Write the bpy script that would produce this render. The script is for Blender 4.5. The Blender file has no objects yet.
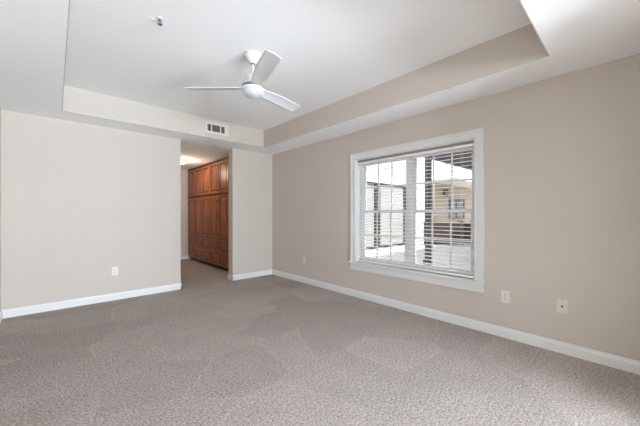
import bpy, bmesh, math, random
from mathutils import Vector, Matrix
random.seed(7)
PI = math.pi
S = bpy.context.scene
C = S.collection

# ---------------------------------------------------------------- camera
cam_d = bpy.data.cameras.new('camera'); cam = bpy.data.objects.new('camera', cam_d); C.objects.link(cam)
cam_d.sensor_fit = 'HORIZONTAL'; cam_d.sensor_width = 36.0
cam_d.lens = 287.69 / 640 * 36.0
cam_d.shift_y = 1.79 / 640
cam_d.clip_start = 0.02; cam_d.clip_end = 300
cam.location = (0, 0, 1.212)
cam.rotation_euler = (PI / 2, 0, -math.radians(42.654))
S.camera = cam

# ---------------------------------------------------------------- world, sun, fill lamps, exposure
w = bpy.data.worlds.new('sky'); S.world = w; w.use_nodes = True
nt = w.node_tree; nt.nodes.clear()
sky = nt.nodes.new('ShaderNodeTexSky'); sky.sky_type = 'HOSEK_WILKIE'
sky.sun_direction = Vector((0.15, -0.55, 0.82)).normalized(); sky.turbidity = 4.0; sky.ground_albedo = 0.6
mixs = nt.nodes.new('ShaderNodeMixRGB'); mixs.inputs[0].default_value = 0.7; mixs.inputs[2].default_value = (0.95, 0.97, 1.0, 1)
bg = nt.nodes.new('ShaderNodeBackground'); bg.inputs[1].default_value = 2.3
wo = nt.nodes.new('ShaderNodeOutputWorld')
nt.links.new(sky.outputs[0], mixs.inputs[1]); nt.links.new(mixs.outputs[0], bg.inputs[0]); nt.links.new(bg.outputs[0], wo.inputs[0])

sd = bpy.data.lights.new('sun', 'SUN'); sd.energy = 7.5; sd.angle = math.radians(1.0); sd.color = (1, 0.97, 0.93)
sun = bpy.data.objects.new('sun', sd); C.objects.link(sun)
sun.rotation_euler = Vector((0.10, -0.50, 0.86)).to_track_quat('Z', 'Y').to_euler()

# fill lamps added in unseen, added windows behind the camera:
# one level, one tilted up at the ceiling
def fill_lamp(nm, en, loc, sx, sy, d):
    ad = bpy.data.lights.new(nm, 'AREA'); ad.shape = 'RECTANGLE'; ad.size = sx; ad.size_y = sy
    ad.energy = en; ad.color = (0.735, 0.868, 1.0)
    al = bpy.data.objects.new(nm, ad); C.objects.link(al)
    al.location = loc; al.rotation_euler = (-Vector(d)).to_track_quat('Z', 'Y').to_euler()
fill_lamp('rear_fill_level', 45, (0.70, -6.10, 1.35), 1.9, 1.6, (0, 1, 0))
fill_lamp('rear_fill_up', 560, (0.70, -5.98, 0.9), 1.9, 1.0, (0, 0.6, 0.8))
fill_lamp('side_fill_level', 5, (3.37, -4.00, 1.30), 2.6, 1.6, (-1, 0.3, 0))
fill_lamp('side_fill_up', 480, (3.26, -4.00, 0.9), 2.6, 1.0, (-0.7, 0.3, 0.65))

vs = S.view_settings
vs.view_transform = 'Standard'; vs.look = 'None'; vs.gamma = 1.0; vs.use_curve_mapping = False; vs.exposure = 0.33
S.cycles.max_bounces = 14; S.cycles.diffuse_bounces = 8; S.cycles.transparent_max_bounces = 16
S.cycles.sample_clamp_indirect = 6.0
S.cycles.caustics_reflective = False; S.cycles.caustics_refractive = False
S.cycles.use_denoising = True

# ---------------------------------------------------------------- materials
def lin(c):
    return tuple(((v / 255) / 12.92 if v / 255 <= 0.04045 else ((v / 255 + 0.055) / 1.055) ** 2.4) for v in c)

def mat(name, rgb, rough=0.6, metal=0.0, var=0.03, scale=8.0, bump=0.0, bscale=200.0, spec=0.5, emit=None, estr=0.0):
    """principled material with a little procedural colour variation and optional fine bump"""
    m = bpy.data.materials.new(name); m.use_nodes = True
    n = m.node_tree; b = n.nodes['Principled BSDF']
    b.inputs['Roughness'].default_value = rough; b.inputs['Metallic'].default_value = metal
    b.inputs['Specular IOR Level'].default_value = spec
    r = lin(rgb)
    tc = n.nodes.new('ShaderNodeTexCoord')
    nz = n.nodes.new('ShaderNodeTexNoise'); nz.inputs['Scale'].default_value = scale; nz.inputs['Detail'].default_value = 4
    mx = n.nodes.new('ShaderNodeMixRGB')
    mx.inputs[1].default_value = tuple(v * (1 - var) for v in r) + (1,)
    mx.inputs[2].default_value = tuple(min(1, v * (1 + var)) for v in r) + (1,)
    n.links.new(tc.outputs['Object'], nz.inputs['Vector']); n.links.new(nz.outputs['Fac'], mx.inputs[0])
    n.links.new(mx.outputs[0], b.inputs['Base Color'])
    if bump:
        n2 = n.nodes.new('ShaderNodeTexNoise'); n2.inputs['Scale'].default_value = bscale; n2.inputs['Detail'].default_value = 3
        bp = n.nodes.new('ShaderNodeBump'); bp.inputs['Strength'].default_value = bump; bp.inputs['Distance'].default_value = 0.002
        n.links.new(tc.outputs['Object'], n2.inputs['Vector']); n.links.new(n2.outputs['Fac'], bp.inputs['Height'])
        n.links.new(bp.outputs['Normal'], b.inputs['Normal'])
    if emit:
        b.inputs['Emission Color'].default_value = lin(emit) + (1,); b.inputs['Emission Strength'].default_value = estr
    return m

M = {}
M['wall'] = mat('beige_wall_paint', (205, 196, 186), 0.75, var=0.012, scale=1.5, bump=0.15, bscale=260, spec=0.25)
M['ceiling'] = mat('white_ceiling_paint', (251, 251, 251), 0.9, var=0.008, scale=2, bump=0.15, bscale=200, spec=0.2)
M['trim'] = mat('white_gloss_trim', (229, 229, 227), 0.4, var=0.008, scale=5)
M['vinyl'] = mat('white_window_vinyl', (236, 234, 238), 0.4, var=0.01)
M['blind'] = mat('white_blind_slat', (250, 248, 246), 0.4, var=0.005)
M['headrail'] = mat('blind_headrail_shaded', (150, 138, 136), 0.7, var=0.02)  # taupe tone carries the shadow at the window head
M['cord'] = mat('white_cord', (228, 226, 222), 0.8)
M['plate'] = mat('white_plate_plastic', (226, 226, 226), 0.35, var=0.005)
M['almond'] = mat('almond_plate_plastic', (222, 214, 202), 0.4, var=0.005)
M['slot'] = mat('dark_slot', (60, 56, 52), 0.6)
M['brass'] = mat('brass_jack', (120, 96, 60), 0.35, metal=0.9)
M['fan'] = mat('white_fan_enamel', (228, 228, 228), 0.4, var=0.006)
M['fanbowl'] = mat('frosted_fan_glass', (208, 208, 208), 0.3, var=0.004)
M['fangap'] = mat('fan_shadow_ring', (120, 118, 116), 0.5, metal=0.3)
M['grille'] = mat('vent_white_metal', (222, 213, 205), 0.45)
M['grilledark'] = mat('vent_dark_louvre', (104, 97, 94), 0.6)
M['chrome'] = mat('brushed_chrome', (150, 148, 146), 0.25, metal=0.9)
M['knob'] = mat('dark_bronze_knob', (38, 26, 20), 0.35, metal=0.7)
M['bronze'] = mat('dark_bronze_metal', (46, 42, 42), 0.5, metal=0.4)
M['post'] = mat('dark_charcoal_post_paint', (44, 40, 44), 0.6)
M['siding'] = mat('white_lap_siding_paint', (214, 211, 204), 0.6, var=0.02, scale=3)
M['shadedside'] = mat('cream_lap_siding_shaded', (150, 136, 115), 0.6, var=0.02, scale=3)  # same wall as the white siding, porch shade put into its colour
M['extwall'] = mat('exterior_render', (225, 220, 210), 0.9, var=0.04, scale=3)
M['porchwood'] = mat('grey_stained_roof_boards', (104, 98, 102), 0.8, var=0.12, scale=12)
M['fence'] = mat('dark_brown_fence_stain', (54, 40, 37), 0.8, var=0.25, scale=22)
M['leaf'] = mat('dark_russet_leaf', (70, 58, 50), 0.7, var=0.3, scale=30)
M['concrete'] = mat('pale_patio_concrete', (188, 185, 186), 0.9, var=0.05, scale=1.2, bump=0.2, bscale=60)
M['cushion'] = mat('grey_cushion', (150, 150, 160), 0.9)
M['halllamp'] = mat('warm_lit_glass', (240, 215, 160), 0.4, emit=(255, 208, 120), estr=0.85)

def wood_mat():
    m = bpy.data.materials.new('cherry_cabinet_wood'); m.use_nodes = True
    n = m.node_tree; b = n.nodes['Principled BSDF']; b.inputs['Roughness'].default_value = 0.34
    b.inputs['Specular IOR Level'].default_value = 0.5
    tc = n.nodes.new('ShaderNodeTexCoord'); mp = n.nodes.new('ShaderNodeMapping'); mp.inputs['Scale'].default_value = (6, 6, 0.55)
    nz = n.nodes.new('ShaderNodeTexNoise'); nz.inputs['Scale'].default_value = 5; nz.inputs['Detail'].default_value = 8; nz.inputs['Distortion'].default_value = 0.8
    cr = n.nodes.new('ShaderNodeValToRGB'); cr.color_ramp.elements[0].position = 0.3; cr.color_ramp.elements[1].position = 0.72
    cr.color_ramp.elements[0].color = lin((104, 51, 25)) + (1,); cr.color_ramp.elements[1].color = lin((186, 108, 60)) + (1,)
    n.links.new(tc.outputs['Object'], mp.inputs[0]); n.links.new(mp.outputs[0], nz.inputs['Vector'])
    n.links.new(nz.outputs['Fac'], cr.inputs[0]); n.links.new(cr.outputs[0], b.inputs['Base Color'])
    return m
M['wood'] = wood_mat()
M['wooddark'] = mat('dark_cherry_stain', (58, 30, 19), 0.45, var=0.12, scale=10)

def carpet_mat():
    m = bpy.data.materials.new('taupe_cut_pile_carpet'); m.use_nodes = True
    n = m.node_tree; b = n.nodes['Principled BSDF']; b.inputs['Roughness'].default_value = 0.95
    b.inputs['Specular IOR Level'].default_value = 0.1
    L = n.links.new
    geo = n.nodes.new('ShaderNodeTexCoord')
    # tufts
    n1 = n.nodes.new('ShaderNodeTexNoise'); n1.inputs['Scale'].default_value = 66; n1.inputs['Detail'].default_value = 5; n1.inputs['Roughness'].default_value = 0.95
    L(geo.outputs['Object'], n1.inputs['Vector'])
    cr = n.nodes.new('ShaderNodeValToRGB'); e = cr.color_ramp.elements
    e[0].position = 0.36; e[0].color = lin((88, 81, 77)) + (1,)
    e[1].position = 0.62; e[1].color = lin((212, 201, 194)) + (1,)
    L(n1.outputs['Fac'], cr.inputs[0])
    # vacuum / footprint patches : the pile leans differently from patch to patch
    nd = n.nodes.new('ShaderNodeTexNoise'); nd.inputs['Scale'].default_value = 1.6; nd.inputs['Detail'].default_value = 2
    L(geo.outputs['Object'], nd.inputs['Vector'])
    vm = n.nodes.new('ShaderNodeVectorMath'); vm.operation = 'MULTIPLY_ADD'; vm.inputs[1].default_value = (0.14, 0.14, 0.0)
    L(nd.outputs['Color'], vm.inputs[0]); L(geo.outputs['Object'], vm.inputs[2])
    mp = n.nodes.new('ShaderNodeMapping'); mp.inputs['Scale'].default_value = (1.0, 1.7, 1.0); mp.inputs['Rotation'].default_value = (0, 0, 0.5)
    L(vm.outputs[0], mp.inputs[0])
    vo = n.nodes.new('ShaderNodeTexVoronoi'); vo.inputs['Scale'].default_value = 1.25; vo.voronoi_dimensions = '2D'
    L(mp.outputs[0], vo.inputs['Vector'])
    sp = n.nodes.new('ShaderNodeSeparateColor'); L(vo.outputs['Color'], sp.inputs[0])
    mr = n.nodes.new('ShaderNodeMapRange'); mr.inputs['To Min'].default_value = 0.90; mr.inputs['To Max'].default_value = 1.06
    L(sp.outputs[0], mr.inputs['Value'])
    ve = n.nodes.new('ShaderNodeTexVoronoi'); ve.feature = 'DISTANCE_TO_EDGE'; ve.inputs['Scale'].default_value = 1.25; ve.voronoi_dimensions = '2D'
    L(mp.outputs[0], ve.inputs['Vector'])
    me = n.nodes.new('ShaderNodeMapRange'); me.inputs['From Max'].default_value = 0.03; me.inputs['To Min'].default_value = 1.09; me.inputs['To Max'].default_value = 1.0
    L(ve.outputs['Distance'], me.inputs['Value'])
    n3 = n.nodes.new('ShaderNodeTexNoise'); n3.inputs['Scale'].default_value = 3.5; n3.inputs['Detail'].default_value = 4
    L(geo.outputs['Object'], n3.inputs['Vector'])
    m3 = n.nodes.new('ShaderNodeMapRange'); m3.inputs['To Min'].default_value = 0.88; m3.inputs['To Max'].default_value = 1.12
    L(n3.outputs['Fac'], m3.inputs['Value'])
    a = n.nodes.new('ShaderNodeMath'); a.operation = 'MULTIPLY'; L(mr.outputs[0], a.inputs[0]); L(me.outputs[0], a.inputs[1])
    a2 = n.nodes.new('ShaderNodeMath'); a2.operation = 'MULTIPLY'; L(a.outputs[0], a2.inputs[0]); L(m3.outputs[0], a2.inputs[1])
    hs = n.nodes.new('ShaderNodeVectorMath'); hs.operation = 'SCALE'
    L(cr.outputs[0], hs.inputs[0]); L(a2.outputs[0], hs.inputs['Scale'])
    L(hs.outputs[0], b.inputs['Base Color'])
    bp = n.nodes.new('ShaderNodeBump'); bp.inputs['Strength'].default_value = 0.6; bp.inputs['Distance'].default_value = 0.004
    L(n1.outputs['Fac'], bp.inputs['Height']); L(bp.outputs['Normal'], b.inputs['Normal'])
    return m
M['carpet'] = carpet_mat()

def glass_mat():
    m = bpy.data.materials.new('window_glass'); m.use_nodes = True
    n = m.node_tree; n.nodes.clear()
    o = n.nodes.new('ShaderNodeOutputMaterial'); t = n.nodes.new('ShaderNodeBsdfTransparent'); t.inputs[0].default_value = (0.97, 0.98, 0.98, 1)
    g = n.nodes.new('ShaderNodeBsdfGlossy'); g.inputs['Roughness'].default_value = 0.02
    f = n.nodes.new('ShaderNodeFresnel'); f.inputs[0].default_value = 1.3
    x = n.nodes.new('ShaderNodeMixShader')
    n.links.new(f.outputs[0], x.inputs[0]); n.links.new(t.outputs[0], x.inputs[1]); n.links.new(g.outputs[0], x.inputs[2]); n.links.new(x.outputs[0], o.inputs[0])
    return m
M['glass'] = glass_mat()
M['darkglass'] = mat('dim_door_glass', (150, 151, 148), 0.3, var=0.05, scale=2)
M['blackglass'] = mat('dark_window_glass', (46, 50, 54), 0.06, var=0.05, scale=2)

# ---------------------------------------------------------------- mesh helpers
def bx(bm, x0, x1, y0, y1, z0, z1, mi=0, bev=0.0):
    n0 = len(bm.faces)
    g = bmesh.ops.create_cube(bm, size=1.0, matrix=Matrix.Translation(((x0+x1)/2, (y0+y1)/2, (z0+z1)/2)) @ Matrix.Diagonal((abs(x1-x0), abs(y1-y0), abs(z1-z0), 1)))
    vs_ = g['verts']
    fs = {f for v in vs_ for f in v.link_faces}
    for f in fs: f.material_index = mi
    if bev:
        es = list({e for v in vs_ for e in v.link_edges})
        bmesh.ops.bevel(bm, geom=es, offset=bev, segments=2, affect='EDGES', profile=0.7)
    return bm

def lathe(bm, prof, seg=32, loc=(0, 0, 0), mi=0, axis='Z'):
    """prof: list of (r, z)"""
    rings = []
    L = Vector(loc)
    for r, z in prof:
        ring = []
        if r < 1e-6:
            p = Vector((0, 0, z)); ring = [p]
        else:
            for i in range(seg):
                a = 2 * PI * i / seg; ring.append(Vector((r * math.cos(a), r * math.sin(a), z)))
        if axis == 'X': ring = [Vector((p.z, p.x, p.y)) for p in ring]
        if axis == 'Y': ring = [Vector((p.x, p.z, p.y)) for p in ring]
        rings.append([bm.verts.new(p + L) for p in ring])
    for a, b in zip(rings, rings[1:]):
        if len(a) == 1 and len(b) == 1: continue
        for i in range(seg):
            j = (i + 1) % seg
            if len(a) == 1: f = bm.faces.new((a[0], b[j], b[i]))
            elif len(b) == 1: f = bm.faces.new((a[i], a[j], b[0]))
            else: f = bm.faces.new((a[i], a[j], b[j], b[i]))
            f.smooth = True; f.material_index = mi
    for r_ in (rings[0], rings[-1]):
        if len(r_) > 1:
            f = bm.faces.new(r_); f.material_index = mi
    return bm

def extrude_profile(bm, prof, axis, a0, a1, mi=0, mapf=None):
    """prof: closed 2D polygon (u,v); mapf(u,v,t)->xyz ; t from a0 to a1"""
    A = [bm.verts.new(mapf(u, v, a0)) for u, v in prof]
    B = [bm.verts.new(mapf(u, v, a1)) for u, v in prof]
    n = len(prof)
    for i in range(n):
        j = (i + 1) % n
        bm.faces.new((A[i], A[j], B[j], B[i])).material_index = mi
    bm.faces.new(A).material_index = mi; bm.faces.new(B).material_index = mi
    return bm

def obj(name, bm, mats, parent=None, shift=None):
    bmesh.ops.recalc_face_normals(bm, faces=bm.faces[:])
    me = bpy.data.meshes.new(name)
    if shift is not None: bmesh.ops.translate(bm, verts=bm.verts[:], vec=-Vector(shift))
    bm.to_mesh(me); bm.free()
    for m in (mats if isinstance(mats, (list, tuple)) else [mats]): me.materials.append(m)
    o = bpy.data.objects.new(name, me); C.objects.link(o)
    if parent: o.parent = parent
    return o

def tag(o, label=None, cat=None, group=None, kind=None):
    if label: o['label'] = label
    if cat: o['category'] = cat
    if group: o['group'] = group
    if kind: o['kind'] = kind
    return o

def thing(name, loc, label, cat, group=None, rz=0):
    o = bpy.data.objects.new(name, None); C.objects.link(o); o.location = loc; o.rotation_euler = (0, 0, rz); o.empty_display_size = 0.1
    return tag(o, label, cat, group)

def struct(name, bm, mats, label=None):
    return tag(obj(name, bm, mats), label, kind='structure')

B = bmesh.new

# ================================================================ ROOM
XL, XR, YF, YN = -0.462, 3.27, 4.993, -6.0
ZC, ZT = 2.44, 2.742
TL, TR, TN, TF = 0.0585, 2.8068, 0.4325, 4.56
OL, OR, YB, YE = 1.508, 2.409, 5.163, 8.26     # doorway and hall
WT = 0.17                                     # window wall thickness
WY0, WY1, WZ0, WZ1 = 1.13, 2.765, 0.52, 2.02  # window opening
HX0, HX1 = 1.30, 3.34                         # hall

# floor (room and hall)
bm = B(); bx(bm, XL-0.15, XR+WT, YN-0.15, YE+0.15, -0.06, 0.0)
bx(bm, -4.35, XL-0.15, YN-0.15, -0.30, -0.06, 0.0)
floor = struct('floor', bm, M['carpet'], 'taupe cut pile carpet with vacuum marks')

# ceiling: soffit ring around a raised tray; the tray's upright faces are wall coloured
bm = B()
X0, X1, Y0, Y1 = XL-0.15, XR+WT, YN-0.15, YE+0.15
def quad(bm, pts, mi=0):
    f = bm.faces.new([bm.verts.new(p) for p in pts]); f.material_index = mi; return f
ZTOP = ZT + 0.12
# soffit pieces as boxes
bx(bm, X0, TL, Y0, Y1, ZC, ZTOP); bx(bm, TR, X1, Y0, Y1, ZC, ZTOP)
bx(bm, TL, TR, Y0, TN, ZC, ZTOP); bx(bm, TL, TR, TF, Y1, ZC, ZTOP)
bx(bm, TL, TR, TN, TF, ZT, ZTOP)
bx(bm, -4.35, X0, Y0, -0.30, ZC, ZTOP)
bmesh.ops.recalc_face_normals(bm, faces=bm.faces[:])
for f in bm.faces:
    c = f.calc_center_median(); nn = f.normal
    if abs(nn.z) < 0.5 and X0+.01 < c.x < X1-.01 and Y0+.01 < c.y < Y1-.01:
        if (abs(c.x-TL) < 1e-3 or abs(c.x-TR) < 1e-3 or abs(c.y-TN) < 1e-3 or abs(c.y-TF) < 1e-3): f.material_index = 1
ceil = obj('ceiling', bm, [M['ceiling'], M['wall']]); tag(ceil, 'white tray ceiling with beige upright tray faces', kind='structure')

bm = B(); bx(bm, TL, TR, TF-0.006, TF, ZC, ZT); bx(bm, TL, TR, TN, TN+0.006, ZC, ZT)
bx(bm, TL, TL+0.006, TN, TF, ZC, ZT); bx(bm, TR-0.006, TR, TN, TF, ZC, ZT)
struct('trim_1', bm, M['wall'], 'beige painted upright faces of the ceiling tray')

# walls
XW, YW = -4.2, -0.45            # unseen widening behind the camera, added to weaken left-wall bounce
bm = B(); bx(bm, XL-0.15, XL, YW, YF, 0, ZC); bx(bm, XW, XL-0.15, YW, YW+0.15, 0, ZC); bx(bm, XW-0.15, XW, YN-0.15, YW+0.15, 0, ZC)
struct('wall_left', bm, M['wall'])
bm = B(); bx(bm, XL-0.15, OL, YF, YB, 0, ZC); bx(bm, OR, XR, YF, YB, 0, ZC)
struct('wall_far', bm, M['wall'])
bm = B()
RY0, RY1, SZ0, SZ1 = -5.40, -2.60, 0.25, 2.20      # opening added behind the camera for the side fill lamps
bx(bm, XR, XR+WT, YN-0.15, RY0, 0, ZC); bx(bm, XR, XR+WT, RY1, WY0, 0, ZC); bx(bm, XR, XR+WT, WY1, YB, 0, ZC)
bx(bm, XR, XR+WT, RY0, RY1, 0, SZ0); bx(bm, XR, XR+WT, RY0, RY1, SZ1, ZC)
bx(bm, XR, XR+WT, WY0, WY1, 0, WZ0-0.02); bx(bm, XR, XR+WT, WY0, WY1, WZ1, ZC)
struct('wall_right', bm, M['wall'])
# rear wall (behind the camera), window opening added for the fill lamps
# then an unseen partition and header, added to block fill light
bm = B(); NX0, NX1, RZ0, RZ1 = -0.30, 1.70, 0.25, 2.20
bx(bm, XW, NX0, YN-0.15, YN, 0, ZC); bx(bm, NX1, XR, YN-0.15, YN, 0, ZC)
bx(bm, NX0, NX1, YN-0.15, YN, 0, RZ0); bx(bm, NX0, NX1, YN-0.15, YN, RZ1, ZC)
struct('wall_rear', bm, M['wall'])
bm = B(); bx(bm, 2.50, XR, -0.42, -0.27, 0, ZC); bx(bm, XL, 2.50, -0.42, -0.27, 2.27, ZC)
struct('wall_light_block', bm, M['wall'])
# hall walls
bm = B(); bx(bm, HX0-0.12, HX0, YB, YE+0.15, 0, ZC); struct('wall_hall_left', bm, M['wall'])
bm = B(); bx(bm, HX1, HX1+0.10, YB, YE+0.15, 0, ZC); struct('wall_hall_right', bm, M['wall'])
bm = B(); bx(bm, HX0, HX1, YE, YE+0.15, 0, ZC); struct('wall_hall_end', bm, M['wall'])

# baseboards : moulded profile
BP = [(0, 0), (0.015, 0), (0.015, 0.068), (0.012, 0.078), (0.0075, 0.084), (0.006, 0.093), (0.004, 0.098), (0, 0.098)]
def board(name, mapf, runs, extra=None):
    bm = B()
    for a0, a1 in runs: extrude_profile(bm, BP, None, a0, a1, mapf=mapf)
    if extra: extra(bm)
    return struct(name, bm, M['trim'])
board('baseboard_right', lambda u, v, t: (XR-u, t, v), [(YN, YF)])
board('baseboard_left', lambda u, v, t: (XL+u, t, v), [(-0.45, YF)])
def jambs(bm):
    extrude_profile(bm, BP, None, YF-0.015, YB, mapf=lambda u, v, t: (OL+u, t, v))
    extrude_profile(bm, BP, None, YF-0.015, YB, mapf=lambda u, v, t: (OR-u, t, v))
board('baseboard_far', lambda u, v, t: (t, YF-u, v), [(XL, OL+0.015), (OR-0.015, XR)], jambs)
board('baseboard_hall_end', lambda u, v, t: (t, YE-u, v), [(HX0, 2.68)])
board('baseboard_hall_left', lambda u, v, t: (HX0+u, t, v), [(YB, YE)])
board('baseboard_near', lambda u, v, t: (t, YN+u, v), [(-4.2, XR)])

# ================================================================ WINDOW
win = bpy.data.objects.new('window_1', None); C.objects.link(win); win.location = (XR, (WY0+WY1)/2, WZ0)
tag(win, 'wide white double window with cased frame in the beige wall', kind='structure')
WL = win.location.copy()
def wpart(name, bm, m, parent=None, lab=None):
    o = obj(name, bm, m, win if parent is None else parent, shift=WL)
    if lab: o['label'] = lab
    return o
# casing: stepped profile on three sides, mitred look by overlapping boxes
bm = B(); cw = 0.092
def casing(bm, y0, y1, z0, z1, inner):
    bx(bm, XR-0.014, XR, y0, y1, z0, z1)
bx(bm, XR-0.014, XR, WY0-cw, WY0, WZ0, WZ1+cw, bev=0.003); bx(bm, XR-0.014, XR, WY1, WY1+cw, WZ0, WZ1+cw, bev=0.003)
bx(bm, XR-0.014, XR, WY0, WY1, WZ1, WZ1+cw, bev=0.003)
# raised outer band
ob = 0.026
bx(bm, XR-0.024, XR-0.012, WY0-cw, WY0-cw+ob, WZ0, WZ1+cw, bev=0.004); bx(bm, XR-0.024, XR-0.012, WY1+cw-ob, WY1+cw, WZ0, WZ1+cw, bev=0.004)
bx(bm, XR-0.024, XR-0.012, WY0-cw+ob, WY1+cw-ob, WZ1+cw-ob, WZ1+cw, bev=0.004)
# inner bead
bx(bm, XR-0.019, XR-0.012, WY0-0.014, WY0-0.002, WZ0, WZ1+0.014, bev=0.003); bx(bm, XR-0.019, XR-0.012, WY1+0.002, WY1+0.014, WZ0, WZ1+0.014, bev=0.003)
bx(bm, XR-0.019, XR-0.012, WY0-0.002, WY1+0.002, WZ1+0.002, WZ1+0.014, bev=0.003)
wpart('casing', bm, M['trim'])
# reveal (jamb liner)
bm = B(); jt = 0.012
bx(bm, XR, XR+WT, WY0, WY0+jt, WZ0, WZ1); bx(bm, XR, XR+WT, WY1-jt, WY1, WZ0, WZ1); bx(bm, XR, XR+WT, WY0+jt, WY1-jt, WZ1-jt, WZ1)
wpart('jamb', bm, M['trim'])
# stool and apron
bm = B(); bx(bm, XR-0.045, XR+WT, WY0-cw-0.022, WY1+cw+0.022, WZ0-0.024, WZ0, bev=0.005)
# stool only passes through the wall within the opening; trim horns kept in front of the wall
bm.free(); bm = B()
bx(bm, XR-0.045, XR, WY0-cw-0.022, WY1+cw+0.022, WZ0-0.024, WZ0, bev=0.006)
bx(bm, XR-0.004, XR+WT, WY0, WY1, WZ0-0.022, WZ0)
wpart('stool', bm, M['trim'])
bm = B(); bx(bm, XR-0.016, XR, WY0-cw, WY1+cw, WZ0-0.118, WZ0-0.024, bev=0.003); bx(bm, XR-0.022, XR-0.014, WY0-cw, WY1+cw, WZ0-0.118, WZ0-0.098, bev=0.003)
wpart('apron', bm, M['trim'])
# vinyl frame with centre mullion
FX0, FX1 = XR+0.085, XR+WT
YM = 1.945
bm = B(); a = WY0+jt; b_ = WY1-jt; zt = WZ1-jt
bx(bm, FX0, FX1, a, a+0.03, WZ0, zt, bev=0.002); bx(bm, FX0, FX1, b_-0.03, b_, WZ0, zt, bev=0.002)
bx(bm, FX0, FX1, a+0.03, b_-0.03, WZ0, WZ0+0.03, bev=0.002); bx(bm, FX0, FX1, a+0.03, b_-0.03, zt-0.03, zt, bev=0.002)
bx(bm, FX0-0.006, FX1, YM-0.04, YM+0.04, WZ0+0.03, zt-0.03, bev=0.003)
wpart('frame', bm, M['vinyl'])
ZM = 1.258
for (ya, yb) in ((a+0.03, YM-0.04), (YM+0.04, b_-0.03)):
    for up in (0, 1):
        x0 = FX0+0.012 if not up else FX0+0.044
        x1 = x0+0.03
        z0, z1 = (WZ0+0.03, ZM+0.02) if not up else (ZM-0.02, zt-0.03)
        st = 0.034
        bm = B()
        bx(bm, x0, x1, ya, ya+st, z0, z1, bev=0.002); bx(bm, x0, x1, yb-st, yb, z0, z1, bev=0.002)
        bx(bm, x0, x1, ya+st, yb-st, z0, z0+(0.045 if not up else 0.04), bev=0.002); bx(bm, x0, x1, ya+st, yb-st, z1-0.04, z1, bev=0.002)
        sash = wpart('sash', bm, M['vinyl'])
        gy0, gy1, gz0, gz1 = ya+st, yb-st, z0+0.042, z1-0.04
        bm = B(); xm = (x0+x1)/2; mw = 0.009
        for k in (1, 2):
            yy = gy0+(gy1-gy0)*k/3; bx(bm, xm-0.006, xm+0.006, yy-mw, yy+mw, gz0, gz1)
        zz = (gz0+gz1)/2; 
        ys = [gy0]+[gy0+(gy1-gy0)*k/3 for k in (1, 2)]+[gy1]
        for k in range(3):
            bx(bm, xm-0.005, xm+0.005, ys[k]+(mw if k else 0), ys[k+1]-(mw if k < 2 else 0), zz-mw, zz+mw)
        wpart('muntin', bm, M['vinyl'], parent=sash)
        bm = B(); bx(bm, xm-0.0015, xm+0.0015, gy0, gy1, gz0, gz1)
        g = wpart('pane', bm, M['glass'], parent=sash)
    # sash lock
# blind -----------------------------------------------------------
BY0, BY1 = WY0+0.018, WY1-0.018
bl = thing('window_blind', (XR+0.045, (BY0+BY1)/2, WZ0), 'white horizontal slat blind, slats open, hanging inside the window', 'window blind')
BL = bl.location.copy()
bm = B(); bx(bm, XR+0.020, XR+0.070, BY0, BY1, WZ1-jt-0.030, WZ1-jt-0.001, bev=0.003)
obj('headrail', bm, M['headrail'], bl, shift=BL)['label'] = 'headrail with shadow toned into its taupe grey'
bm = B(); bx(bm, XR+0.016, XR+0.072, BY0, BY1, WZ1-jt-0.056, WZ1-jt-0.030, bev=0.003); obj('valance', bm, M['blind'], bl, shift=BL)
n_sl = 31; zt0 = WZ1-jt-0.078; zb0 = WZ0+0.060
XB = XR+0.043
sl_me = None
tilt = math.radians(3)
for k in range(n_sl):
    z = zb0+(zt0-zb0)*k/(n_sl-1)
    if sl_me is None:
        bm = B()
        prof = []
        hw = 0.0245
        top = [(-hw, 0.0), (-hw*0.5, 0.0022), (0, 0.003), (hw*0.5, 0.0022), (hw, 0.0)]
        prof = [(u, v+0.0013) for u, v in top]+[(u, v-0.0013) for u, v in reversed(top)]
        ct, stt = math.cos(tilt), math.sin(tilt)
        extrude_profile(bm, prof, None, BY0-BL.y+0.003, BY1-BL.y-0.003, mapf=lambda u, v, t: (u*ct-v*stt, t, u*stt+v*ct))
        bmesh.ops.recalc_face_normals(bm, faces=bm.faces[:])
        sl_me = bpy.data.meshes.new('slat'); bm.to_mesh(sl_me); bm.free(); sl_me.materials.append(M['blind'])
    o = bpy.data.objects.new('slat', sl_me); C.objects.link(o); o.parent = bl; o.location = (XB-BL.x, 0, z-BL.z)
bm = B(); bx(bm, XB-0.025, XB+0.025, BY0+0.002, BY1-0.002, WZ0+0.014, WZ0+0.034, bev=0.004)
obj('bottom_rail', bm, M['blind'], bl, shift=BL)
for yy in (BY0+0.13, BY0+0.55, BY1-0.55, BY1-0.13):
    bm = B()
    for xx in (XB-0.0275, XB+0.0275):
        lathe(bm, [(0.0011, WZ0+0.03), (0.0011, WZ1-jt-0.05)], seg=6, loc=(xx, yy, 0))
    obj('ladder_cord', bm, M['cord'], bl, shift=BL)

# frames of the two added, unseen windows that hold the fill lamps
bm = B()
for x0, x1, z0, z1 in ((NX0, NX0+0.05, RZ0, RZ1), (NX1-0.05, NX1, RZ0, RZ1), (NX0+0.05, NX1-0.05, RZ0, RZ0+0.05), (NX0+0.05, NX1-0.05, RZ1-0.05, RZ1)):
    bx(bm, x0, x1, YN-0.15, YN-0.10, z0, z1)
struct('added_window_rear', bm, M['vinyl'])
bm = B()
for y0, y1, z0, z1 in ((RY0, RY0+0.05, SZ0, SZ1), (RY1-0.05, RY1, SZ0, SZ1), (RY0+0.05, RY1-0.05, SZ0, SZ0+0.05), (RY0+0.05, RY1-0.05, SZ1-0.05, SZ1)):
    bx(bm, XR+0.11, XR+WT, y0, y1, z0, z1)
struct('added_window_side', bm, M['vinyl'])
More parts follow.
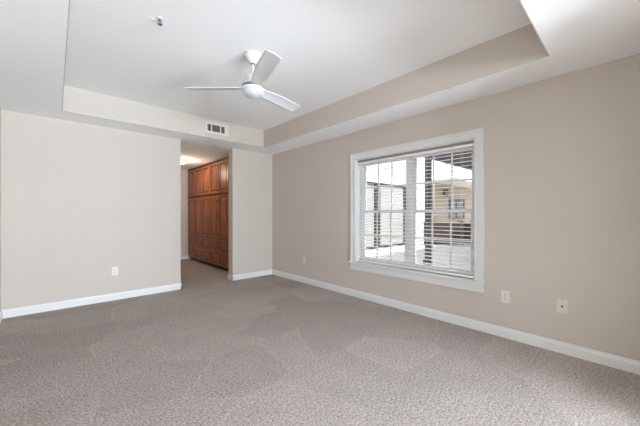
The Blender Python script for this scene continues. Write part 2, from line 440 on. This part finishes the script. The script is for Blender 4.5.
# ================================================================ CABINET WALL IN THE HALL
CX = 2.68; CY0, CY1 = 5.72, 8.19
cab = thing('wardrobe', (CX, (CY0+CY1)/2, 0), 'tall cherry wood built-in wardrobe with doors over drawers in the hallway', 'wardrobe')
CL = cab.location.copy()
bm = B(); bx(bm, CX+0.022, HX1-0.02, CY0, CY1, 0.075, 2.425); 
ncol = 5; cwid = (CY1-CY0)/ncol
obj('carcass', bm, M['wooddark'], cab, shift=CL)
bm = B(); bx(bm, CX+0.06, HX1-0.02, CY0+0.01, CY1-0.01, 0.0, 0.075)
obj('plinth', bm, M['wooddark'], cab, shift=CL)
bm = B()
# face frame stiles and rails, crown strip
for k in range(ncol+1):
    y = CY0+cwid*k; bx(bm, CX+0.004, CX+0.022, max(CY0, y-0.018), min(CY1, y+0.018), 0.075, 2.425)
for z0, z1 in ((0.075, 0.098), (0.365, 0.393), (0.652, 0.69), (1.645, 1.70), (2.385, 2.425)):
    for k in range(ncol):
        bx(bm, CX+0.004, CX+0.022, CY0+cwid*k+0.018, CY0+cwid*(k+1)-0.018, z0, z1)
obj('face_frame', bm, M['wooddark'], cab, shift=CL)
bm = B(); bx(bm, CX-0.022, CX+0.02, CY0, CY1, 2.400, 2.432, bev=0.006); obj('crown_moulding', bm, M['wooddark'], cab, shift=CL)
bm = B(); bx(bm, CX-0.02, CX+0.003, CY0, CY1, 1.660, 1.684, bev=0.005); obj('belt_moulding', bm, M['wooddark'], cab, shift=CL)

def panel(bm, y0, y1, z0, z1, fr):
    """raised-panel front facing -X: frame, recess and raised field as one closed mesh"""
    xf = CX-0.016; xb = CX+0.003
    def ring(i, x): return [bm.verts.new(p) for p in ((x, y0+i, z0+i), (x, y1-i, z0+i), (x, y1-i, z1-i), (x, y0+i, z1-i))]
    rs = [ring(0, xb), ring(0, xf+0.004), ring(0.004, xf), ring(fr, xf), ring(fr+0.005, xf+0.012), ring(fr+0.016, xf+0.012), ring(fr+0.042, xf-0.001)]
    for q_, (a_, c_) in enumerate(zip(rs, rs[1:])):
        for i in range(4):
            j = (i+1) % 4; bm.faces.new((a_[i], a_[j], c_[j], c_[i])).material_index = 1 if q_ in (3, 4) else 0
    bm.faces.new(rs[0]); bm.faces.new(rs[-1])
def knob(bm, y, z):
    x = CX-0.016
    lathe(bm, [(0.009, 0.0), (0.005, -0.004), (0.004, -0.012), (0.010, -0.015), (0.012, -0.020), (0.008, -0.025), (0, -0.026)], seg=16, loc=(x, y, z), axis='X')
for k in range(ncol):
    y0, y1 = CY0+cwid*k+0.010, CY0+cwid*(k+1)-0.010
    for name, z0, z1 in (('drawer', 0.088, 0.372), ('drawer', 0.386, 0.664), ('door', 0.682, 1.652), ('door', 1.692, 2.392)):
        bm = B(); panel(bm, y0, y1, z0, z1, 0.050 if name == 'drawer' else 0.062)
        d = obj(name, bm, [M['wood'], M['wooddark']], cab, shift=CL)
        bm = B()
        if name == 'drawer': ky, kz = (y0+y1)/2, (z0+z1)/2
        else: ky, kz = (y0+0.03 if k % 2 else y1-0.03), (z0+0.30*(z1-z0) if z0 > 1 else z0+0.55*(z1-z0))
        if name == 'door': kz = z0+0.06 if z0 > 1 else z1-0.12
        knob(bm, ky, kz); obj('knob', bm, M['knob'], d, shift=CL)['label'] = 'dark bronze round knob'

# ================================================================ CEILING FAN
FC = Vector((1.39, 2.453, ZT))
fan = thing('ceiling_fan', FC, 'white three-blade ceiling fan with frosted dome light under the tray ceiling', 'ceiling fan')
def fp(name, bm, m, lab=None):
    o = obj(name, bm, m, fan)
    if lab: o['label'] = lab
    return o
bm = B(); lathe(bm, [(0.0, 0.0), (0.076, 0.0), (0.078, -0.014), (0.074, -0.028), (0.055, -0.060), (0.040, -0.078), (0.022, -0.088), (0.0, -0.088)], 40); fp('canopy', bm, M['fan'])
bm = B(); lathe(bm, [(0.0125, -0.084), (0.0125, -0.205)], 20); fp('downrod', bm, M['fan'])
bm = B(); lathe(bm, [(0, -0.086), (0.019, -0.086), (0.019, -0.098), (0, -0.098)], 20); fp('rod_collar', bm, M['chrome'], 'chrome collar under the canopy')
bm = B(); lathe(bm, [(0, -0.180), (0.024, -0.180), (0.030, -0.196), (0.060, -0.212), (0.072, -0.228), (0.076, -0.272), (0.080, -0.290), (0.094, -0.306), (0.0, -0.306)], 48); fp('motor_housing', bm, M['fan'])
bm = B(); lathe(bm, [(0, -0.304), (0.098, -0.304), (0.103, -0.312), (0.103, -0.330), (0.0, -0.330)], 48); fp('blade_ring', bm, M['fangap'], 'grey shadow ring under the motor')
bm = B(); lathe(bm, [(0, -0.352), (0.108, -0.352), (0.112, -0.346), (0.112, -0.334), (0.106, -0.329), (0, -0.329)], 48); fp('light_ring', bm, M['fan'])
bm = B(); lathe(bm, [(0.0, -0.351)] + [(0.104*math.cos(t), -0.352-0.066*math.sin(t)) for t in [i*PI/2/10 for i in range(0, 11)]], 48); fp('light_bowl', bm, M['fanbowl'])
def blade_mesh():
    bm = B(); L = 0.665
    secs = [(0.075, 0.030, 0.036), (0.11, 0.040, 0.048), (0.17, 0.055, 0.062), (0.26, 0.066, 0.070), (0.38, 0.071, 0.073), (0.50, 0.071, 0.073), (0.60, 0.070, 0.072), (0.635, 0.067, 0.070), (0.648, 0.060, 0.064), (0.655, 0.046, 0.052)]
    pit = math.radians(-16)
    rings = []
    for x, wl, wr in secs:
        ring = []
        n = 8
        for i in range(n+1):
            u = -wl+(wl+wr)*i/n; cam_ = 0.006*(1-(2*i/n-1)**2)
            ring.append((u, cam_+0.003))
        for i in range(n, -1, -1):
            u = -wl+(wl+wr)*i/n; cam_ = 0.006*(1-(2*i/n-1)**2)
            ring.append((u, cam_-0.003))
        rings.append([bm.verts.new((x, u*math.cos(pit)-v*math.sin(pit), -0.322+u*math.sin(pit)+v*math.cos(pit))) for u, v in ring])
    for a_, c_ in zip(rings, rings[1:]):
        m_ = len(a_)
        for i in range(m_):
            j = (i+1) % m_; f = bm.faces.new((a_[i], a_[j], c_[j], c_[i])); f.smooth = True
    bm.faces.new(rings[0]); bm.faces.new(rings[-1])
    return bm
bld = None
for k, ang in enumerate((13, 136, 254)):
    if bld is None:
        bld = fp('blade', blade_mesh(), M['fan'])
    else:
        o = bld.copy(); C.objects.link(o); o.parent = fan; bld_ = o
        o.rotation_euler = (0, 0, math.radians(ang)); continue
    bld.rotation_euler = (0, 0, math.radians(ang))

# ================================================================ SMALL FIXTURES
# air vent on the tray's far face
vx0, vx1, vz0, vz1 = 1.738, 2.128, 2.508, 2.690
vy = TF-0.006
vent = thing('air_vent', ((vx0+vx1)/2, vy, vz0), 'white ceiling tray air vent with dark louvre slots', 'air vent')
VL = vent.location.copy()
bm = B(); secs = [(1.772, 1.828), (1.846, 1.975), (1.993, 2.052)]
sz0, sz1 = 2.545, 2.652
ff = 0.012
xs = [vx0]+[v for s_ in secs for v in s_]+[vx1-0.0]
for i in range(0, len(xs), 2): bx(bm, xs[i], xs[i+1], vy-ff, vy-0.001, sz0, sz1)
bx(bm, vx0, vx1, vy-ff, vy-0.001, sz1, vz1); bx(bm, vx0, vx1, vy-ff, vy-0.001, vz0, sz0)
obj('frame', bm, M['grille'], vent, shift=VL)
for x0, x1 in secs:
    bm = B(); bx(bm, x0, x1, vy-0.004, vy-0.001, sz0, sz1); 
    n = int((x1-x0)/0.012)
    for i in range(n):
        xx = x0+(i+0.5)*(x1-x0)/n; bx(bm, xx-0.0012, xx+0.0012, vy-0.010, vy-0.004, sz0, sz1)
    obj('louvre', bm, M['grilledark'], vent, shift=VL)['label'] = 'dark louvre section'

# sprinkler
sp = thing('fire_sprinkler', (0.601, 2.488, ZT), 'small chrome fire sprinkler head on the tray ceiling', 'sprinkler')
bm = B(); lathe(bm, [(0, 0), (0.022, 0), (0.022, -0.002), (0.016, -0.006), (0.012, -0.010), (0, -0.010)], 28); obj('escutcheon', bm, M['plate'], sp)
bm = B(); lathe(bm, [(0, -0.010), (0.010, -0.010), (0.010, -0.022), (0.006, -0.024), (0.006, -0.030), (0, -0.030)], 16)
for s_ in (-1, 1):
    bx(bm, s_*0.011-0.002, s_*0.011+0.002, -0.002, 0.002, -0.045, -0.018)
bx(bm, -0.013, 0.013, -0.002, 0.002, -0.048, -0.044)
obj('nozzle', bm, M['chrome'], sp)
bm = B(); lathe(bm, [(0, -0.048), (0.017, -0.048), (0.018, -0.050), (0, -0.051)], 20); obj('deflector', bm, M['chrome'], sp)
# concealed cap beside it
sd_ = thing('sprinkler_cover', (0.561, 2.540, ZT), 'tiny white round cap on the ceiling beside the sprinkler head', 'cover')
bm = B(); lathe(bm, [(0, 0), (0.014, 0), (0.014, -0.003), (0.010, -0.005), (0, -0.005)], 24); obj('cap', bm, M['plate'], sd_)

# outlets
def outlet(name, loc, rz, label, kind='outlet', m='plate', group=None):
    """plate facing local -Y"""
    t = thing(name, loc, label, 'cable plate' if kind == 'coax' else 'electrical outlet', group, rz)
    bm = B(); bx(bm, -0.037, 0.037, -0.006, 0, -0.059, 0.059, bev=0.0025); obj('cover_plate', bm, M[m], t)
    if kind == 'outlet':
        for s_ in (-1, 1):
            bm = B(); bx(bm, -0.0165, 0.0165, -0.0085, -0.005, s_*0.0215-0.0135, s_*0.0215+0.0135, bev=0.003); r = obj('receptacle', bm, M['almond'] if m != 'plate' else M['plate'], t)
            bm = B()
            bx(bm, -0.0082, -0.0052, -0.0090, -0.0080, s_*0.0215-0.003, s_*0.0215+0.008); bx(bm, 0.0052, 0.0082, -0.0090, -0.0080, s_*0.0215-0.003, s_*0.0215+0.008)
            lathe(bm, [(0.0, -0.0090), (0.003, -0.0090), (0.003, -0.0080), (0, -0.0080)], 10, loc=(0, 0, s_*0.0215-0.008), axis='Y')
            obj('slot', bm, M['slot'], r)
        bm = B(); lathe(bm, [(0, -0.0075), (0.003, -0.0075), (0.003, -0.0055), (0, -0.0055)], 12, axis='Y'); obj('screw', bm, M['chrome'], t)
    else:
        bm = B(); lathe(bm, [(0, -0.018), (0.0048, -0.018), (0.0048, -0.010), (0.0085, -0.010), (0.0085, -0.0055), (0, -0.0055)], 12, axis='Y'); obj('jack', bm, M['slot'], t)['label'] = 'dark threaded cable jack'
        for s_ in (-1, 1):
            bm = B(); lathe(bm, [(0, -0.0072), (0.0032, -0.0072), (0.0032, -0.0055), (0, -0.0055)], 12, loc=(0, 0, s_*0.042), axis='Y'); obj('screw', bm, M['chrome'], t)
    return t
RZ = -PI/2      # faces -X
outlet('wall_outlet', (XR, 0.848, 0.405), RZ, 'white duplex outlet low on the wall right of the window')
outlet('cable_plate', (XR, 0.416, 0.410), RZ, 'almond cable plate with one dark jack, right of the white outlet', 'coax', 'almond')
outlet('wall_outlet', (XR, 3.975, 0.405), RZ, 'small almond outlet low on the wall between window and far corner', 'outlet', 'almond')
outlet('wall_outlet', (0.627, YF, 0.411), 0, 'white duplex outlet low on the far wall left of the hallway')

# hall light
hl = thing('hall_ceiling_light', (2.055, 6.80, ZC), 'warm glowing dome light on the hallway ceiling', 'ceiling light')
bm = B(); lathe(bm, [(0, 0), (0.15, 0), (0.155, -0.02), (0.145, -0.025), (0, -0.025)], 40); obj('base', bm, M['trim'], hl)
bm = B(); lathe(bm, [(0, -0.024)]+[(0.140*math.cos(i*PI/20), -0.025-0.075*math.sin(i*PI/20)) for i in range(11)], 40); obj('glass_dome', bm, M['halllamp'], hl)
pd = bpy.data.lights.new('hall_lamp_light', 'POINT'); pd.energy = 13; pd.color = (1.0, 0.86, 0.66); pd.shadow_soft_size = 0.1
po = bpy.data.objects.new('hall_lamp_light', pd); C.objects.link(po); po.parent = hl; po.location = (0, 0, -0.22)

# ================================================================ OUTSIDE
GZ = -0.06
bm = B(); bx(bm, XR+WT, 34, -14, 16, GZ-0.2, GZ)
struct('ground', bm, M['concrete'], 'sunlit pale concrete patio')

def siding(bm, x0, x1, y, z0, z1, face=-1, lap=0.15, mi=0):
    """lap boards on a wall in the XZ plane at y; face -1 looks to -Y"""
    n = int(math.ceil((z1-z0)/lap))
    for i in range(n):
        a0 = z0+i*lap; a1 = min(z1, a0+lap)
        pr_ = [(0.0, a0), (0.022, a0), (0.006, a1), (0.0, a1)]
        extrude_profile(bm, pr_, None, x0, x1, mi=mi, mapf=lambda u, v, t: (t, y+face*u, v))

WY = 6.6
bld_ = thing('building', (12.0, WY, GZ), 'white and cream sided building wing across the patio', 'building')
BLD = bld_.location.copy()
DX0, DX1, DZ1 = 7.75, 11.0, 2.43
bm = B()
bx(bm, XR+WT+0.02, 22, WY, WY+0.3, GZ, 5.6)
obj('wall', bm, M['siding'], bld_, shift=BLD)
bm = B()
siding(bm, XR+WT+0.02, DX0, WY, GZ, 5.6); siding(bm, DX1, 13.25, WY, GZ, 5.6); siding(bm, DX0, DX1, WY, DZ1+0.01, 5.6); siding(bm, 13.25, 22, WY, 2.9, 5.6)
obj('lap_siding', bm, M['siding'], bld_, shift=BLD)['label'] = 'white lap siding'
bm = B(); siding(bm, 13.25, 22, WY, GZ, 2.8)
obj('lap_siding', bm, M['shadedside'], bld_, shift=BLD)['label'] = 'lap siding under the far porch, porch shade in its cream tone'
bm = B(); bx(bm, 13.25, 22, 5.25, WY-0.025, 2.80, 2.90); obj('porch_roof', bm, M['siding'], bld_, shift=BLD)
# sliding glass door
sd2 = B(); yv = WY-0.09
for x0, x1, z0, z1 in ((DX0, DX0+0.09, GZ, DZ1), (DX1-0.20, DX1, GZ, DZ1), (DX0+0.09, DX1-0.20, DZ1-0.09, DZ1), (DX0+0.09, DX1-0.20, GZ, GZ+0.08)):
    bx(sd2, x0, x1, yv, WY, z0, z1)
slide = obj('sliding_door', sd2, M['bronze'], bld_, shift=BLD); slide['label'] = 'dark framed sliding glass door'
bm = B(); 
for x0 in (8.78, 9.02): bx(bm, x0, x0+0.10, yv-0.01, yv+0.05, GZ+0.08, DZ1-0.09)
obj('meeting_stile', bm, M['bronze'], slide, shift=BLD)
for x0, x1 in ((DX0+0.09, 8.78), (9.12, DX1-0.20)):
    bm = B(); bx(bm, x0, x1, yv+0.03, yv+0.05, GZ+0.08, DZ1-0.09); obj('pane', bm, M['darkglass'], slide, shift=BLD)
# porch-side window
bm = B()
for x0, x1, z0, z1 in ((15.35, 15.47, 0.95, 2.1), (17.25, 17.37, 0.95, 2.1), (15.47, 17.25, 2.0, 2.1), (15.47, 17.25, 0.95, 1.05), (16.2, 16.36, 1.05, 2.0)):
    bx(bm, x0, x1, WY-0.06, WY-0.01, z0, z1)
wn = obj('window', bm, M['bronze'], bld_, shift=BLD)
bm = B(); bx(bm, 15.47, 17.25, WY-0.04, WY-0.025, 1.05, 2.0); obj('pane', bm, M['blackglass'], wn, shift=BLD)

# lantern on the cream wall
lt = thing('wall_lantern', (14.75, WY-0.02, 2.38), 'small black lantern on the cream wall under the porch', 'wall lantern')
bm = B(); bx(bm, -0.06, 0.06, -0.03, 0, -0.16, 0.14, bev=0.01); obj('bracket', bm, M['bronze'], lt)
bm = B(); lathe(bm, [(0, 0.16), (0.02, 0.15), (0.13, 0.05), (0.13, 0.03), (0, 0.03)], 8, loc=(0, -0.16, 0)); lathe(bm, [(0, -0.22), (0.07, -0.22), (0.09, -0.19), (0, -0.19)], 8, loc=(0, -0.16, 0))
for k in range(4):
    a_ = k*PI/2+PI/4; bx(bm, 0.10*math.cos(a_)-0.01, 0.10*math.cos(a_)+0.01, -0.16+0.10*math.sin(a_)-0.01, -0.16+0.10*math.sin(a_)+0.01, -0.2, 0.04)
obj('cage', bm, M['bronze'], lt)
bm = B(); lathe(bm, [(0.075, -0.19), (0.095, 0.03)], 8, loc=(0, -0.16, 0)); obj('glass', bm, M['darkglass'], lt)

# near covered porch: roof on dark posts
pr = thing('patio_cover', (10.3, 0.5, GZ), 'grey boarded patio roof on dark posts over the patio', 'patio cover')
PL = pr.location.copy()
PX0, PX1, PY0, PY1, PZ = 6.95, 14.4, -3.2, 3.62, 2.70
bm = B(); bx(bm, PX0, PX1, PY0, PY1, PZ+0.14, PZ+0.20)
nb = 24
for i in range(nb):
    y = PY0+(PY1-PY0)*(i+0.5)/nb; bx(bm, PX0+0.02, PX1-0.02, y-0.012, y+0.012, PZ+0.125, PZ+0.14)
obj('roof_deck', bm, M['porchwood'], pr, shift=PL)
for i in range(11):
    x = PX0+0.12+(PX1-PX0-0.24)*i/10
    bm = B(); bx(bm, x-0.03, x+0.03, PY0+0.06, PY1-0.06, PZ, PZ+0.125); obj('rafter', bm, M['porchwood'], pr, shift=PL)
bm = B(); bx(bm, PX0, PX1, PY1-0.05, PY1, PZ-0.02, PZ+0.14); obj('fascia', bm, M['porchwood'], pr, shift=PL)
for x, y in ((7.02, 3.535), (7.07, -3.05), (14.2, 3.50), (14.2, -3.05)):
    bm = B(); bx(bm, x-0.065, x+0.065, y-0.065, y+0.065, GZ, PZ, bev=0.008); bx(bm, x-0.09, x+0.09, y-0.09, y+0.09, GZ, GZ+0.12)
    obj('post', bm, M['post'], pr, shift=PL)['label'] = 'dark charcoal square post'

# low fence beyond the patio cover, slanting away
p0 = Vector((11.35, 5.85, GZ)); p1 = Vector((14.2, 3.85, GZ)); dv = (p1-p0); LN = dv.length; ang = math.atan2(dv.y, dv.x)
fe = thing('patio_fence', p0, 'low dark brown board fence at the patio edge', 'fence', rz=ang)
nbd = 26
bm = B()
for i in range(nbd):
    x = LN*(i+0.5)/nbd; h_ = 0.94+random.uniform(-0.02, 0.02)
    bx(bm, x-LN/nbd*0.46, x+LN/nbd*0.46, -0.012, 0.012, 0.03, h_)
obj('boards', bm, M['fence'], fe)
for z in (0.18, 0.74):
    bm = B(); bx(bm, 0, LN, 0.012, 0.05, z, z+0.08); obj('rail', bm, M['fence'], fe)
for x in (0.05, LN/2, LN-0.05):
    bm = B(); bx(bm, x-0.045, x+0.045, 0.05, 0.14, 0, 1.0); obj('post', bm, M['fence'], fe)

def shrub(x, y, r, h, label):
    t = thing('shrub', (x, y, GZ), label, 'shrub')
    bm = B()
    for i in range(7):
        a_ = i*2*PI/7; q = Vector((math.cos(a_)*r*0.5, math.sin(a_)*r*0.5, h*0.7)); n_ = 5
        prev = None
        for s_ in range(n_+1):
            f_ = s_/n_; c = Vector((q.x*f_**1.4, q.y*f_**1.4, q.z*f_)); rad = 0.012*(1-0.7*f_)
            ring = [bm.verts.new(c+Vector((rad*math.cos(k*PI/2), rad*math.sin(k*PI/2), 0))) for k in range(4)]
            if prev:
                for k in range(4): bm.faces.new((prev[k], prev[(k+1) % 4], ring[(k+1) % 4], ring[k]))
            prev = ring
    obj('stem', bm, M['fence'], t)
    bm = B()
    for i in range(900):
        u = random.uniform(-1, 1); a_ = random.uniform(0, 2*PI); rr = random.uniform(0.55, 1.0)
        s_ = math.sqrt(1-u*u)
        c = Vector((math.cos(a_)*s_*r*rr, math.sin(a_)*s_*r*rr, h*0.55+u*h*0.45*rr))
        l = 0.045*random.uniform(0.6, 1.3)
        R_ = Matrix.Rotation(random.uniform(0, 2*PI), 3, 'Z') @ Matrix.Rotation(random.uniform(-1.2, 1.2), 3, 'X')
        vv = [bm.verts.new(c+R_ @ Vector(p)) for p in ((0, -l, 0), (l*0.5, 0, 0.006), (0, l, 0), (-l*0.5, 0, 0.006))]
        bm.faces.new(vv)
    obj('foliage', bm, M['leaf'], t)
    return t
shrub(13.9, 4.65, 0.42, 1.18, 'dark leafy shrub behind the brown fence')
shrub(13.15, 5.15, 0.32, 1.02, 'smaller dark shrub behind the brown fence, left of the larger one')
